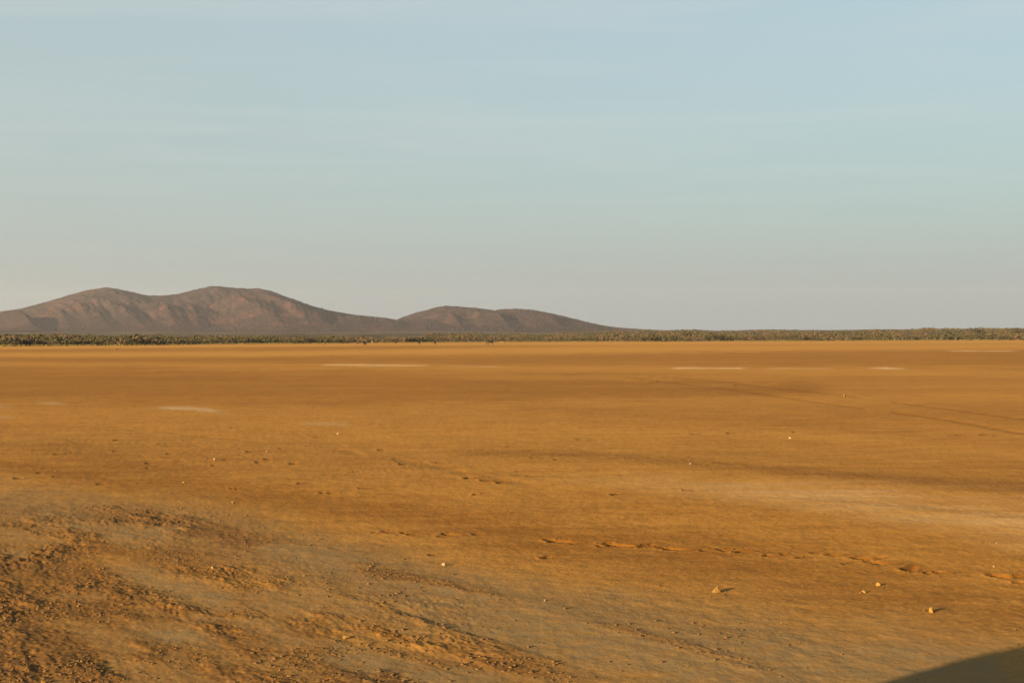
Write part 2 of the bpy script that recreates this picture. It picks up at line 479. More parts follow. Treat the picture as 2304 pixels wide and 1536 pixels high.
def plain_fields(X, Y):
    """height and surface kinds for ground points"""
    shp = X.shape
    X = X.ravel(); Y = Y.ravel()
    r = np.hypot(X, Y); a = np.arctan2(X, Y)
    q = 1.0 / np.maximum(r, 0.5)
    re = r_edge(a)
    tone = np.full(X.shape, 0.445); pale = np.zeros_like(X); rough = np.full(X.shape, 0.05); salt = np.zeros_like(X)
    dz = np.zeros_like(X)
    front = 1 - sstep(R(70), R(115), np.abs(a))
    # edges wander instead of running ruler-straight
    wob = 0.055 * fbm(X * 0.35, Y * 0.16, 4, 3) + 0.03 * fbm(X * 1.7, Y * 1.7, 3, 9)
    wobn = 0.016 * fbm(X * 2.2, Y * 2.2, 3, 12) + 0.008 * vnoise(X * 9, Y * 9, 2)
    for top, bot, a0, a1, bt, bpale, brough, bsalt, soft, bdz, tail, open_end in BANDS:
        q0 = top(a); q1 = bot(a)
        wdt = np.maximum(q1 - q0, 1e-7)
        sharp = soft < 0.1
        u = (q - q0) / wdt + (0 if sharp else wob * 4.0)
        if sharp:
            u = (q * (1 + wobn) - q0) / wdt
        s = max(soft, 0.015)
        w = sstep(0 - (0 if sharp else s * 0.5), s if not sharp else 0.02, u) * (1.0 if open_end else 1 - sstep(1 - s, 1 + s * 0.5, u))
        w = w * sstep(a0, a0 + tail, a) * (1 - sstep(a1 - tail, a1, a)) * front
        tone += bt * w; pale += bpale * w; rough += brough * w; salt += bsalt * w; dz += bdz * w
    rough = np.clip(rough, 0, 1.0)
    pale = np.clip(pale, 0, 1) * (1 - 0.35 * rough)
    salt = np.clip(salt, 0, 1)
    # churned ground lies in patches drawn out along the wheel direction, with smooth pans between
    c, s_ = math.cos(R(-38)), math.sin(R(-38))
    xw = X * c - Y * s_; yw = X * s_ + Y * c
    patch = sstep(-0.27, 0.05, fbm(xw * 1.15 + 3, yw * 0.48, 5, 41, gain=0.6))
    heavy = sstep(0.25, 0.6, rough)
    rough = rough * (1 + heavy * (-1 + 0.22 + 0.95 * patch))
    pale = np.clip(pale + 0.35 * (1 - patch) * heavy - 0.30 * patch * heavy, 0, 1)
    tone -= 0.10 * heavy * patch
    # relief
    near = 1 - sstep(25, 70, r)
    z = 0.035 * fbm(X / 9.0, Y / 9.0, 3, 21) * (1 - sstep(100, 400, r)) + 0.010 * fbm(X / 1.9, Y / 1.9, 3, 22) * near
    clod = np.zeros_like(X)
    sel = (r < 70) & (front > 0) & (rough > 0.01)
    xs, ys = X[sel], Y[sel]
    # crumbs and broken crust flakes, dragged along the wheel direction
    c, s_ = math.cos(R(-38)), math.sin(R(-38))
    xr = (xs * c - ys * s_); yr = (xs * s_ + ys * c)
    n1 = 1 - np.abs(fbm(xr * 8.5, yr * 4.5, 3, 51))
    n2 = fbm(xr * 19.0, yr * 11.0, 3, 52)
    n3 = fbm(xr * 42.0, yr * 27.0, 2, 53)
    fl = fbm(xr * 5.5, yr * 2.6, 4, 54)
    flake = (sstep(0.10, 0.17, fl) + sstep(-0.22, -0.16, fl) + sstep(0.3, 0.36, fl)) * 0.0075
    big = np.maximum(fbm(xr * 3.4, yr * 1.7, 3, 55), 0) * 0.012
    clod[sel] = (0.003 * (n1 - 0.72) + 0.0065 * n2 + 0.0090 * n3 + flake * 0.7 + big * 0.6) * rough[sel] * (0.45 + 0.9 * sstep(-0.25, 0.35, fbm(xs * 0.8, ys * 0.6, 3, 57)))
    z = z + clod * (1 - 0.75 * sstep(R(27), R(36), np.abs(a))) * sstep(1.5, 4.0, r) + dz
    z = z + 0.0035 * fbm(X * 9, Y * 9, 3, 24) * near
    # salt crust stands up a little
    z = z + sstep(0.4, 0.8, salt) * 0.10 * np.maximum(fbm(X * 0.5, Y * 1.2, 3, 61) + 0.15, 0)
    # ruts
    for pts in RUTS:
        cv = curve_of(pts)
        ra = 1.0 / cv(a)
        a0 = polar(*pts[0])[0]; a1 = polar(*pts[-1])[0]
        g0 = np.array([on_ground(*p)[:2] for p in pts])
        d = np.full(X.shape, 1e9)
        for i in range(len(g0) - 1):
            p, e = g0[i], g0[i + 1] - g0[i]
            tt = np.clip(((X - p[0]) * e[0] + (Y - p[1]) * e[1]) / (e @ e), 0, 1)
            d = np.minimum(d, np.hypot(X - p[0] - tt * e[0], Y - p[1] - tt * e[1]))
        brk = sstep(-0.45, 0.1, vnoise(a * 38, a * 0 + 7, 71))
        faint = 0.45 if pts is RUTS[2] else 1.0
        wdh = 0.20
        z = z + faint * brk * (-0.022 * np.exp(-(d / wdh) ** 2) + 0.002 * np.exp(-((d - 0.36) / 0.14) ** 2))
        tone = tone - faint * brk * 0.20 * np.exp(-(d / 0.24) ** 2)
    # prints
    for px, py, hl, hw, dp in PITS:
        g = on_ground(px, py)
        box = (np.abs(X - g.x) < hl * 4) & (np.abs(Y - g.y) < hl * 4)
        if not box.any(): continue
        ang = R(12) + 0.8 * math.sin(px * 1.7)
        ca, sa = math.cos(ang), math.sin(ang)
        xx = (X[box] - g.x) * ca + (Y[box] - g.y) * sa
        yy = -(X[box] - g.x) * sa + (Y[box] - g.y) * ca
        lee = xx < 0
        xx = np.where(xx > 0, xx * 0.36, xx)          # this wall drawn out gently so it catches less sun
        dd = np.sqrt((xx / hl) ** 2 + (yy / hw) ** 2) * (1 + 0.25 * vnoise(xx * 25 + px, yy * 25, 81))
        z[box] += -dp * (1 - sstep(0.30, 1.05, dd)) + np.where(lee, 0.28, 0.05) * dp * np.exp(-((dd - 1.3) / 0.3) ** 2)
        tone[box] -= 0.85 * (1 - sstep(0.6, 1.5, dd))  # shade inside the print, painted into the ground tone
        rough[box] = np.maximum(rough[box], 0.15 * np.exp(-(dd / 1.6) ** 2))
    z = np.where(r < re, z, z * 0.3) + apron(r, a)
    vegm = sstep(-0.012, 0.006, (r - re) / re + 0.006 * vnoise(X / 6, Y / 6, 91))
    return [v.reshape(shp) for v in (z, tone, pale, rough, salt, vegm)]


def ground_z(x, y):
    return float(plain_fields(np.array([float(x)]), np.array([float(y)]))[0][0])


def build_ground():
    ang = np.concatenate([np.linspace(-180, -60, 25)[:-1], np.linspace(-60, -27, 67)[:-1], np.linspace(-27, 27, 960)[:-1],
                          np.linspace(27, 60, 67)[:-1], np.linspace(60, 180, 25)])
    ang = np.radians(ang)[:-1]
    fh = FPX * 0.4444 * CAM_H
    d_near = np.arange(fh / 7.0, fh / 60.0, -0.72)
    rr = fh / d_near
    rr = np.concatenate([[0.4, 0.8, 1.2, 1.6], np.linspace(2, 3.9, 24), np.linspace(4, 6.97, 90), rr])
    far = [rr[-1]]
    step = rr[-1] - rr[-2]
    while far[-1] < 8000:
        step = min(step * 1.06, far[-1] * 0.024)
        far.append(far[-1] + step)
    rr = np.concatenate([rr, far[1:]])
    A, Q = np.meshgrid(ang, rr)
    X = Q * np.sin(A); Y = Q * np.cos(A)
    z, tone, pale, rough, salt, veg = plain_fields(X, Y)
    nr, na = X.shape
    v = np.stack([X.ravel(), Y.ravel(), z.ravel()], 1)
    i = np.arange(nr - 1)[:, None] * na
    j = np.arange(na)[None, :]
    jn = (j + 1) % na
    f = np.stack([(i + j).ravel(), (i + jn).ravel(), (i + na + jn).ravel(), (i + na + j).ravel()], 1)
    # close the hub under the camera
    me = np_mesh('ground', v, f[:, ::-1], smooth=True)
    bm = bmesh.new(); bm.from_mesh(me)
    bm.verts.ensure_lookup_table()
    bm.faces.new([bm.verts[q] for q in range(na)][::-1])
    bm.to_mesh(me); bm.free()
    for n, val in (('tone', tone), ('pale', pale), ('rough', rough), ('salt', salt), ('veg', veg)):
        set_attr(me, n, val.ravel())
    o = link('ground', me, mat=m_ground)
    tag(o, 'flat orange dry lake bed reaching back to the scrub and hills', kind='structure')
    print('ground', nr, na, len(f))
    return o


build_ground()

# ------------------------------------------------------------------ hills
RIDGE_PX = [(-900, 735), (-500, 712), (-260, 690), (-120, 700), (0, 697), (40, 692), (100, 677), (150, 663), (200, 651), (240, 645), (262, 647), (290, 654), (330, 662),
            (370, 661), (400, 657), (440, 650), (475, 642), (500, 644), (560, 648), (577, 647), (605, 653), (640, 666), (700, 687), (750, 700),
            (800, 708), (850, 713), (868, 714.5), (892, 719), (920, 707), (950, 697), (985, 688), (1003, 686), (1050, 690), (1085, 694), (1112, 697), (1135, 693.5), (1160, 693.5),
            (1200, 697), (1250, 707), (1300, 719), (1340, 729), (1390, 737), (1450, 741), (1600, 748), (1800, 756)]
RY = 6000.0
RX = np.array([at_depth(x, y, RY).x for x, y in RIDGE_PX])
RZ = np.array([at_depth(x, y, RY).z for x, y in RIDGE_PX])
# spurs: crest line in the photo (px, py, distance) with height and width
SPURS = [
    ([(552, 668, 5780), (588, 680, 5660), (640, 696, 5480), (700, 728, 5150)], 42, 135),
    ([(500, 676, 5650), (545, 697, 5450), (610, 718, 5250), (655, 738, 5050)], 26, 110),
    ([(655, 694, 5600), (695, 708, 5430), (740, 732, 5150)], 18, 90),
    ([(195, 665, 5750), (240, 688, 5500), (285, 708, 5300), (330, 732, 5050)], 32, 110),
    ([(165, 690, 5600), (190, 712, 5350), (210, 735, 5050)], 18, 80),
    ([(110, 690, 5600), (135, 712, 5350), (165, 736, 5050)], 20, 90),
    ([(215, 705, 5400), (225, 720, 5250), (250, 737, 5030)], 16, 70),
    ([(420, 680, 5650), (440, 705, 5400), (455, 735, 5050)], 16, 110),
    ([(340, 680, 5700), (375, 710, 5400), (400, 737, 5050)], 14, 90),
    ([(-40, 702, 5500), (30, 700, 5250), (60, 712, 5100), (98, 742, 4850)], 62, 110),
    ([(845, 716, 5700), (872, 717, 5500), (892, 736, 5100)], 16, 80),
    ([(780, 715, 5650), (810, 730, 5350), (825, 742, 5050)], 12, 90),
    ([(1064, 704, 5740), (1090, 711, 5600), (1125, 722, 5380), (1160, 740, 5050)], 26, 90),
    ([(1000, 700, 5750), (1020, 716, 5500), (1050, 738, 5100)], 18, 80),
    ([(1203, 714, 5580), (1235, 724, 5420), (1270, 742, 5080)], 18, 100),
    ([(950, 712, 5650), (960, 740, 5080)], 12, 100),
    ([(1275, 725, 5580), (1310, 733, 5430), (1340, 746, 5150)], 12, 90),
]


def hill_height(X, Y):
    a = np.arctan2(X, Y); r = np.hypot(X, Y)
    base = apron(r, a)
    zbase = apron(np.full(X.shape, 4700.0), a)
    t = (RY - Y + 90 * fbm(X / 420, Y / 900, 3, 101))
    w_front = 1300.0
    tf = np.clip(t / w_front, -1.2, 1.2)
    # the fall line runs towards the viewer and a little right
    Xs = X * RY / Y - 0.28 * np.maximum(t, 0) + 26 * fbm(X / 300, Y / 300, 3, 102) * sstep(0, 200, np.abs(t))
    # exact skyline along the ridge
    zr = np.interp(Xs, RX, RZ)
    g = np.where(tf >= 0, np.clip(1 - tf, 0, 1) ** 1.25, np.clip(1 + tf * 1.1, 0, 1) ** 1.4)
    h = np.maximum(zr - zbase, 0) * g
    # ribs and gullies
    rid = 1 - 2 * np.abs(fbm((Xs + 0.25 * t) / 115.0, Y / 700.0, 4, 103))
    rid2 = 1 - 2 * np.abs(fbm((Xs + 0.1 * t) / 46.0, Y / 260.0, 3, 104))
    rock = fbm(X / 26.0, Y / 26.0, 3, 105)
    mid = np.clip(4 * g * (1 - g), 0, 1)
    up_ = sstep(8, 70, h)
    h = h + up_ * mid * (9 * (rid - 0.35) + 8 * (rid2 - 0.35)) + sstep(2, 30, h) * 2.2 * rock
    for pts, amp, wid in SPURS:
        pts = [(x, y, RY - (RY - d) * 1.3) for x, y, d in pts]
        P = np.array([[at_depth(x, y, d).x, d] for x, y, d in pts])
        best = np.full(X.shape, 0.0)
        n = len(P) - 1
        for i in range(n):
            e = P[i + 1] - P[i]
            tt = ((X - P[i][0]) * e[0] + (Y - P[i][1]) * e[1]) / (e @ e)
            tc_ = np.clip(tt, 0, 1)
            ddx = X - P[i][0] - tc_ * e[0]; ddy = Y - P[i][1] - tc_ * e[1]
            d = np.hypot(ddx, ddy)
            side = np.sign(ddx * -e[1] + ddy * e[0])      # right of the crest is the steep side
            wd = np.where(side > 0, wid * 0.82, wid * 1.8)
            s = (i + tc_) / n
            prof = np.sin(np.pi * np.clip(0.03 + 0.90 * s, 0, 1))
            best = np.maximum(best, 2.3 * amp * prof * np.clip(1 - d / wd, 0, 1) ** 1.15)
        h = h + np.minimum(best * np.clip(0.25 + g * 1.6, 0, 1), 0.52 * np.clip(1 - g, 0, 1) * np.maximum(zr - zbase, 0) + 22 * sstep(0.6, 0.2, g))
    # slopes always descend from the crest behind them towards the plain
    crest = np.interp(X * RY / Y, RX, RZ) * Y / RY
    cap = np.maximum(crest * (1 - 0.075 * sstep(0.0, 0.16, tf)) - base, 0)
    kk = 9.0
    d_ = np.clip(0.5 + 0.5 * (cap - h) / kk, 0, 1)
    h = np.where(tf > 0.015, cap * (1 - d_) + h * d_ - kk * d_ * (1 - d_), np.minimum(h, cap))
    h = np.maximum(h, 0)
    return base + h - 1.5 * (h < 0.4)


m_hill, nt, b = mat('hill_scrub')
k = NB(nt)
P = k.pos
soil = k.mix(k.noise(P((0.004, 0.004, 0.006)), 1.0, 6, 0.65, 0.46, 0.58), (0.0250, 0.0166, 0.0172), (0.056, 0.027, 0.0260))
scr = k.mix(k.noise(P((0.02, 0.02, 0.03)), 1.0, 6, 0.7, 0.44, 0.56), (0.019, 0.0148, 0.0142), soil)
spots = k.noise(P((0.11, 0.11, 0.15)), 1.0, 4, 0.75, 0.50, 0.62)
colr = k.mix(spots, scr, (0.015, 0.014, 0.010))
bare = k.noise(P((0.013, 0.009, 0.02)), 1.0, 4, 0.6, 0.64, 0.72)
colr = k.mix(k.math('MULTIPLY', bare, 0.6), colr, (0.062, 0.042, 0.029))
nt.links.new(colr, b.inputs['Base Color'])
b.inputs['Roughness'].default_value = 1.0
b.inputs['Specular IOR Level'].default_value = 0.0


def build_hills(name, x0, x1, label):
    ys = np.concatenate([np.arange(4450, 6100, 8.5), np.arange(6100, 7000, 40.0)])
    us = np.arange(x0, x1 + 0.1, 6.5)
    U, Yg = np.meshgrid(us, ys)
    Xg = U * Yg / RY
    Z = hill_height(Xg, Yg)
    nr, na = Xg.shape
    i = np.arange(nr - 1)[:, None] * na
    j = np.arange(na - 1)[None, :]
    f = np.stack([(i + j).ravel(), (i + j + 1).ravel(), (i + na + j + 1).ravel(), (i + na + j).ravel()], 1)
    me = np_mesh(name, np.stack([Xg.ravel(), Yg.ravel(), Z.ravel()], 1), f, smooth=True)
    o = link(name, me, mat=m_hill)
    return tag(o, label, kind='structure')


SADDLE = 6.5 * round(at_depth(892, 719, RY).x / 6.5)
build_hills('hills', SADDLE - 6.5 * 640, SADDLE, 'brown twin-peaked ridge with shadowed gullies on the left')
build_hills('hill', SADDLE, SADDLE + 6.5 * 330, 'lower rounded brown hill right of the saddle')

# bushes dotted over the slopes
m_hillbush = noisy('hill_bush_foliage', (0.010, 0.0094, 0.008), (0.021, 0.0170, 0.0135), 0.05)


def build_hill_scrub():
    n = 15000
    U = rng.uniform(SADDLE - 6.5 * 600, SADDLE + 6.5 * 300, n)
    Y = rng.uniform(4700, 6080, n)
    X = U * Y / RY
    Z = hill_height(X, Y)
    keep = rng.uniform(size=n) < 0.35 + 0.65 * sstep(-0.2, 0.3, fbm(X / 130, Y / 130, 3, 92))
    X, Y, Z = X[keep], Y[keep], Z[keep]
    n = len(X)
    o8 = np.array([(1, 0, 0), (0, 1, 0), (-1, 0, 0), (0, -1, 0), (0, 0, 0.75), (0, 0, -0.6)], float)
    f8 = np.array([(0, 1, 4), (1, 2, 4), (2, 3, 4), (3, 0, 4), (1, 0, 5), (2, 1, 5), (3, 2, 5), (0, 3, 5)])
    sz = rng.uniform(1.6, 5.0, n)
    V = o8[None] * sz[:, None, None] * rng.uniform(0.7, 1.3, (n, 6, 1)) + np.stack([X, Y, Z + sz * 0.15], 1)[:, None, :]
    F = f8[None] + 6 * np.arange(n)[:, None, None]
    tag(link('hill_scrub', np_mesh('hill_scrub', V.reshape(-1, 3), F.reshape(-1, 3)), mat=m_hillbush),
        'dark thorn bushes dotted over the slopes of the hills', kind='stuff')


build_hill_scrub()

# ------------------------------------------------------------------ haze
zmin, zmax = -8.0, 330.0
hz = bpy.data.meshes.new('haze')
bm = bmesh.new()
bmesh.ops.create_cube(bm, size=1.0)
for v in bm.verts:
    v.co = Vector((v.co.x * 17000, v.co.y * 17000, zmin if v.co.z < 0 else zmax))
bm.to_mesh(hz); bm.free()
mh = bpy.data.materials.new('haze')
mh.use_nodes = True
mh.node_tree.nodes.clear()
ho = mh.node_tree.nodes.new('ShaderNodeOutputMaterial')
hv = mh.node_tree.nodes.new('ShaderNodeVolumePrincipled')
hv.inputs['Color'].default_value = (0.87, 0.86, 0.92, 1)
hv.inputs['Density'].default_value = 4.0e-5
hv.inputs['Anisotropy'].default_value = 0.5
mh.node_tree.links.new(hv.outputs[0], ho.inputs['Volume'])
haze = link('haze', hz, mat=mh)
tag(haze, 'pale evening haze over the plain and hills', kind='stuff')

# ------------------------------------------------------------------ scrub and trees
m_bark = noisy('grey_brown_bark', (0.045, 0.033, 0.022), (0.09, 0.07, 0.05), 6.0)
m_olive = noisy('olive_foliage', (0.033, 0.029, 0.010), (0.054, 0.042, 0.016), 0.9, obj_rand=True)
m_dark = noisy('dark_green_foliage', (0.024, 0.023, 0.010), (0.038, 0.033, 0.014), 0.9, obj_rand=True)
m_dry = noisy('dry_brown_twigs', (0.041, 0.027, 0.015), (0.064, 0.041, 0.024), 0.9, obj_rand=True)
m_pale_bark = noisy('bleached_bark', (0.09, 0.07, 0.045), (0.13, 0.10, 0.07), 3.0)
m_cactus = noisy('cactus_skin', (0.018, 0.018, 0.008), (0.03, 0.028, 0.013), 4.0)
m_grass = noisy('olive_grass', (0.060, 0.050, 0.013), (0.10, 0.076, 0.023), 0.12)


def tube_np(path, radii, sides=5):
    """verts and quads of a tapering tube"""
    vs_, fs = [], []
    prev = None
    for i, (p, rad) in enumerate(zip(path, radii)):
        p = Vector(p)
        d = (Vector(path[min(i + 1, len(path) - 1)]) - Vector(path[max(i - 1, 0)])).normalized()
        side = d.orthogonal().normalized()
        oth = d.cross(side)
        for s in range(sides):
            an = 2 * math.pi * s / sides
            vs_.append(p + (side * math.cos(an) + oth * math.sin(an)) * rad)
    for i in range(len(path) - 1):
        for s in range(sides):
            a_, b_ = i * sides + s, i * sides + (s + 1) % sides
            fs.append((a_, b_, b_ + sides, a_ + sides))
    fs.append(tuple(range(sides))[::-1])
    n = len(vs_)
    fs.append(tuple(range(n - sides, n)))
    return vs_, fs


def tubes_mesh(name, tubes):
    V, F = [], []
    for path, radii, sides in tubes:
        v, f = tube_np(path, radii, sides)
        o = len(V)
        V += [tuple(q) for q in v]
        F += [tuple(i + o for i in q) for q in f]
    me = bpy.data.meshes.new(name)
    me.from_pydata(V, [], F)
    me.update()
    return me


def leaf_cloud(n, clumps, size, rnd):
    """n small leaf-sprig triangles gathered round clump centres"""
    c = np.array([q[:3] for q in clumps]); s = np.array([q[3] for q in clumps])
    idx = rnd.choice(len(c), n, p=s ** 2 / (s ** 2).sum())
    d = rnd.normal(size=(n, 3)); d /= np.linalg.norm(d, axis=1)[:, None]
    p = c[idx] + d * (s[idx] * rnd.uniform(0.35, 1.0, n) ** 0.5)[:, None] * np.array([1, 1, 0.62])
    t1 = rnd.normal(size=(n, 3)); t1 /= np.linalg.norm(t1, axis=1)[:, None]
    t2 = np.cross(t1, rnd.normal(size=(n, 3))); t2 /= np.linalg.norm(t2, axis=1)[:, None]
    k_ = rnd.uniform(0.6, 1.3, n)[:, None] * size
    tri = np.stack([p + t1 * k_, p - t1 * 0.5 * k_ + t2 * 0.8 * k_, p - t1 * 0.5 * k_ - t2 * 0.8 * k_], 1)
    return tri.reshape(-1, 3)


def make_tree_meshes(i, style):
    rnd = np.random.default_rng(100 + i)
    hgt = {'olive': 3.6, 'dark': 4.2, 'dry': 3.4, 'dead': 3.2}[style]
    tubes, clumps = [], []
    n_l = 5 if style != 'dead' else 7
    th = hgt * rnd.uniform(0.22, 0.34)
    lean = rnd.normal(size=2) * 0.15
    top = (lean[0], lean[1], th)
    tubes.append(([(0, 0, -0.3), (lean[0] * .5, lean[1] * .5, th * 0.5), top], [0.17, 0.13, 0.11], 6))
    for q in range(n_l):
        an = 2 * math.pi * (q + rnd.uniform(-.3, .3)) / n_l
        reach = hgt * rnd.uniform(0.28, 0.52)
        zz = hgt * rnd.uniform(0.62, 0.95)
        end = (top[0] + math.cos(an) * reach, top[1] + math.sin(an) * reach, zz)
        midp = (top[0] + math.cos(an + .2) * reach * 0.45, top[1] + math.sin(an + .2) * reach * 0.45, th + (zz - th) * 0.62)
        tubes.append(([top, midp, end], [0.085, 0.055, 0.02], 4))
        clumps.append((*end, hgt * rnd.uniform(0.17, 0.27)))
        clumps.append((*midp, hgt * rnd.uniform(0.15, 0.24)))
        for w_ in range(2 if style != 'dead' else 3):
            e2 = (midp[0] + rnd.normal() * 0.5, midp[1] + rnd.normal() * 0.5, midp[2] + abs(rnd.normal()) * 0.6 + 0.2)
            tubes.append(([midp, e2], [0.035, 0.012], 3))
            clumps.append((*e2, hgt * rnd.uniform(0.12, 0.2)))
    for q in range(3):   # low skirt of scrub round the stem
        an = rnd.uniform(0, 6.28)
        clumps.append((math.cos(an) * hgt * 0.3, math.sin(an) * hgt * 0.3, hgt * rnd.uniform(0.15, 0.3), hgt * 0.2))
    trunk = tubes_mesh('trunk', tubes)
    trunk.materials.append(m_pale_bark if style == 'dead' else m_bark)
    if style == 'dead':
        return trunk, None
    n = {'olive': 380, 'dark': 460, 'dry': 260}[style]
    tri = leaf_cloud(n, clumps, {'olive': .20, 'dark': .22, 'dry': .17}[style], rnd)
    crown = np_mesh('crown', tri, np.arange(len(tri)).reshape(-1, 3))
    crown.materials.append({'olive': m_olive, 'dark': m_dark, 'dry': m_dry}[style])
    return trunk, crown


TREES = {s: [make_tree_meshes(i + 10 * j, s) for i in range(4)] for j, s in enumerate(('olive', 'dark', 'dry', 'dead'))}


def place_tree(name, style, px, back, sc, label, group=None, cat='tree', rz=None, variant=None, wide=1.0):
    a = math.atan2(ray(px, 768).x, ray(px, 768).y)
    r = float(r_edge(np.array([a]))[0]) + back
    x, y = r * math.sin(a), r * math.cos(a)
    z = float(apron(np.array([r]), np.array([a]))[0])
    root = empty(name, (x, y, z), rng.uniform(0, 6.28) if rz is None else rz)
    root.scale = (sc * wide, sc * wide, sc)
    tag(root, label, cat, group)
    tr, cr_ = TREES[style][int(rng.integers(4)) if variant is None else variant]
    o = bpy.data.objects.new('trunk', tr); col.objects.link(o); o.parent = root
    if cr_ is not None:
        o = bpy.data.objects.new('crown', cr_); col.objects.link(o); o.parent = root
    return root


def zone(px):
    for lim, z in ((150, 'at the left margin below the shaded knoll'), (340, 'below the left peak of the ridge'), (440, 'below the dip between the two peaks'),
                   (640, 'below the right peak of the ridge'), (880, 'below the long right slope of the ridge'), (1000, 'below the saddle'),
                   (1240, 'below the lower rounded hill'), (1450, 'where the lower hill runs out'), (1700, 'left of the cactus under open sky'),
                   (1960, 'around the tall cactus'), (2180, 'between the cactus and the skyline tree')):
        if px < lim: return z, z
    return 'at the right margin', 'at the right margin'


KIND = {'olive': ('thorn_tree', 'low olive-green thorn tree'), 'dark': ('bushy_tree', 'dark green bushy tree'),
        'dry': ('leafless_thorn_tree', 'brown half-leafless thorn tree')}
n_tree = 250
for i in range(n_tree):
    px = -120 + (W0 + 240) * (i + rng.uniform(0.1, 0.9)) / n_tree
    st = rng.choice(['olive', 'dark', 'dry'], p=[0.42, 0.20, 0.38])
    nm, ds = KIND[st]
    zl, zs = zone(px)
    lump = 1.0 + 0.55 * float(fbm(np.array([px / 46.0]), np.array([0.5]), 3, 88)[0])
    place_tree(nm, st, px, rng.uniform(4, 70) + max(0, 1 - lump) * 60, lump * rng.uniform(0.65, 1.15) * (1.12 if px > 1400 else 0.62),
               f'{ds} in the scrub edge {zl}', f'{ds}s {zs}', wide=rng.uniform(1.0, 1.4))
# trees that stand out
place_tree('bushy_tree', 'dark', 2200, 420, 2.6, 'broad dark tree breaking the skyline near the right edge', None, wide=1.5, variant=1)
place_tree('bushy_tree', 'dark', 1545, 90, 2.0, 'rounded dark green tree standing taller than the scrub right of the hill', None, wide=1.3, variant=2)
place_tree('bushy_tree', 'dark', 2140, 260, 1.7, 'dark green tree just left of the broad skyline tree', None, wide=1.4, variant=0)
place_tree('bushy_tree', 'dark', 1362, 110, 1.3, 'small dark tree at the foot of the lower hill\'s right end', None, wide=1.2, variant=3)
place_tree('bushy_tree', 'dark', 2290, 330, 2.2, 'dark tree on the skyline at the right margin', None, wide=1.6, variant=3)
for i, px in enumerate([1858, 1872, 1905, 1953, 2012, 2030, 2052, 2086, 2104, 2118, 2150]):
    place_tree('dead_tree', 'dead', px, 3 + 2 * (i % 3), 0.75 + 0.1 * (i % 3), 'small bleached bare tree at the sand edge on the right',
               'bleached bare trees on the right')


# candelabra cactus
def cactus(px, back, sc, label):
    a = math.atan2(ray(px, 768).x, ray(px, 768).y)
    r = float(r_edge(np.array([a]))[0]) + back
    root = empty('cactus', (r * math.sin(a), r * math.cos(a), float(apron(np.array([r]), np.array([a]))[0])), 0.4)
    root.scale = (sc, sc, sc)
    tag(root, label, 'cactus')
    me = tubes_mesh('stem', [([(0, 0, -0.3), (0, 0, 2.0), (0.03, 0, 4.2), (0.03, 0, 4.45)], [0.27, 0.25, 0.22, 0.10], 9)])
    link('stem', me, root, m_cactus)
    for dx_, z0, z1 in ((0.75, 0.9, 3.4), (-0.6, 1.3, 4.3), (0.35, 1.6, 3.9), (-0.95, 0.6, 2.6)):
        s = 1 if dx_ > 0 else -1
        me = tubes_mesh('arm', [([(0, 0.05 * s, z0 - 0.1), (dx_ * 0.6, 0.05 * s, z0), (dx_, 0.1 * s, z0 + 0.35), (dx_, 0.1 * s, z1 - 0.2), (dx_, 0.1 * s, z1)],
                                 [0.15, 0.16, 0.17, 0.15, 0.06], 8)])
        link('arm', me, root, m_cactus)


cactus(1843, 2, 1.05, 'tall dark candelabra cactus at the sand edge among bleached trees')
cactus(2104, 12, 0.7, 'shorter cactus among bleached trees nearer the right edge')


def build_scrub():
    n = 9000
    a = rng.uniform(R(-29), R(29), n)
    re = r_edge(a)
    u = rng.uniform(0, 1, n) ** 1.6
    r = re + 30 + u * (np.where(a < R(-4), 1150, 3000) - re)
    z = apron(r, a)
    sz = rng.uniform(1.1, 2.4, n) * (1 + 0.35 * (r > 1800)) * (1 + 0.25 * (a > R(4))) * (1 + 0.55 * fbm(a * 90, r / 400, 3, 89))
    kind = (vnoise(a * 55, r / 300, 7) + rng.normal(size=n) * 0.6)
    out = []
    for nm, m_, sel in (('o', m_olive, np.abs(kind) < 0.35), ('d', m_dark, kind >= 0.35), ('b', m_dry, kind <= -0.35)):
        ix = np.nonzero(sel)[0]
        per = 30
        c = np.repeat(np.stack([r[ix] * np.sin(a[ix]), r[ix] * np.cos(a[ix]), z[ix] + sz[ix] * 0.75], 1), per, 0)
        s = np.repeat(sz[ix], per)
        nn = len(s)
        d = rng.normal(size=(nn, 3)); d /= np.linalg.norm(d, axis=1)[:, None]
        p = c + d * (s * rng.uniform(0.3, 1, nn) ** 0.5)[:, None] * np.array([1.25, 1.25, 0.75])
        t1 = rng.normal(size=(nn, 3)); t1 /= np.linalg.norm(t1, axis=1)[:, None]
        t2 = np.cross(t1, rng.normal(size=(nn, 3))); t2 /= np.linalg.norm(t2, axis=1)[:, None]
        kk = (s * rng.uniform(0.22, 0.45, nn))[:, None]
        tri = np.stack([p + t1 * kk, p - t1 * 0.5 * kk + t2 * 0.8 * kk, p - t1 * 0.5 * kk - t2 * 0.8 * kk], 1).reshape(-1, 3)
        out.append((tri, m_))
    V = np.concatenate([t for t, _ in out])
    me = np_mesh('scrubland', V, np.arange(len(V)).reshape(-1, 3))
    mi = np.concatenate([np.full(len(t) // 3, i) for i, (t, _) in enumerate(out)]).astype(np.int32)
    for _, m_ in out: me.materials.append(m_)
    me.polygons.foreach_set('material_index', mi)
    tag(link('scrubland', me), 'dense olive and brown thorn scrub between the flat and the hills', kind='stuff')


build_scrub()


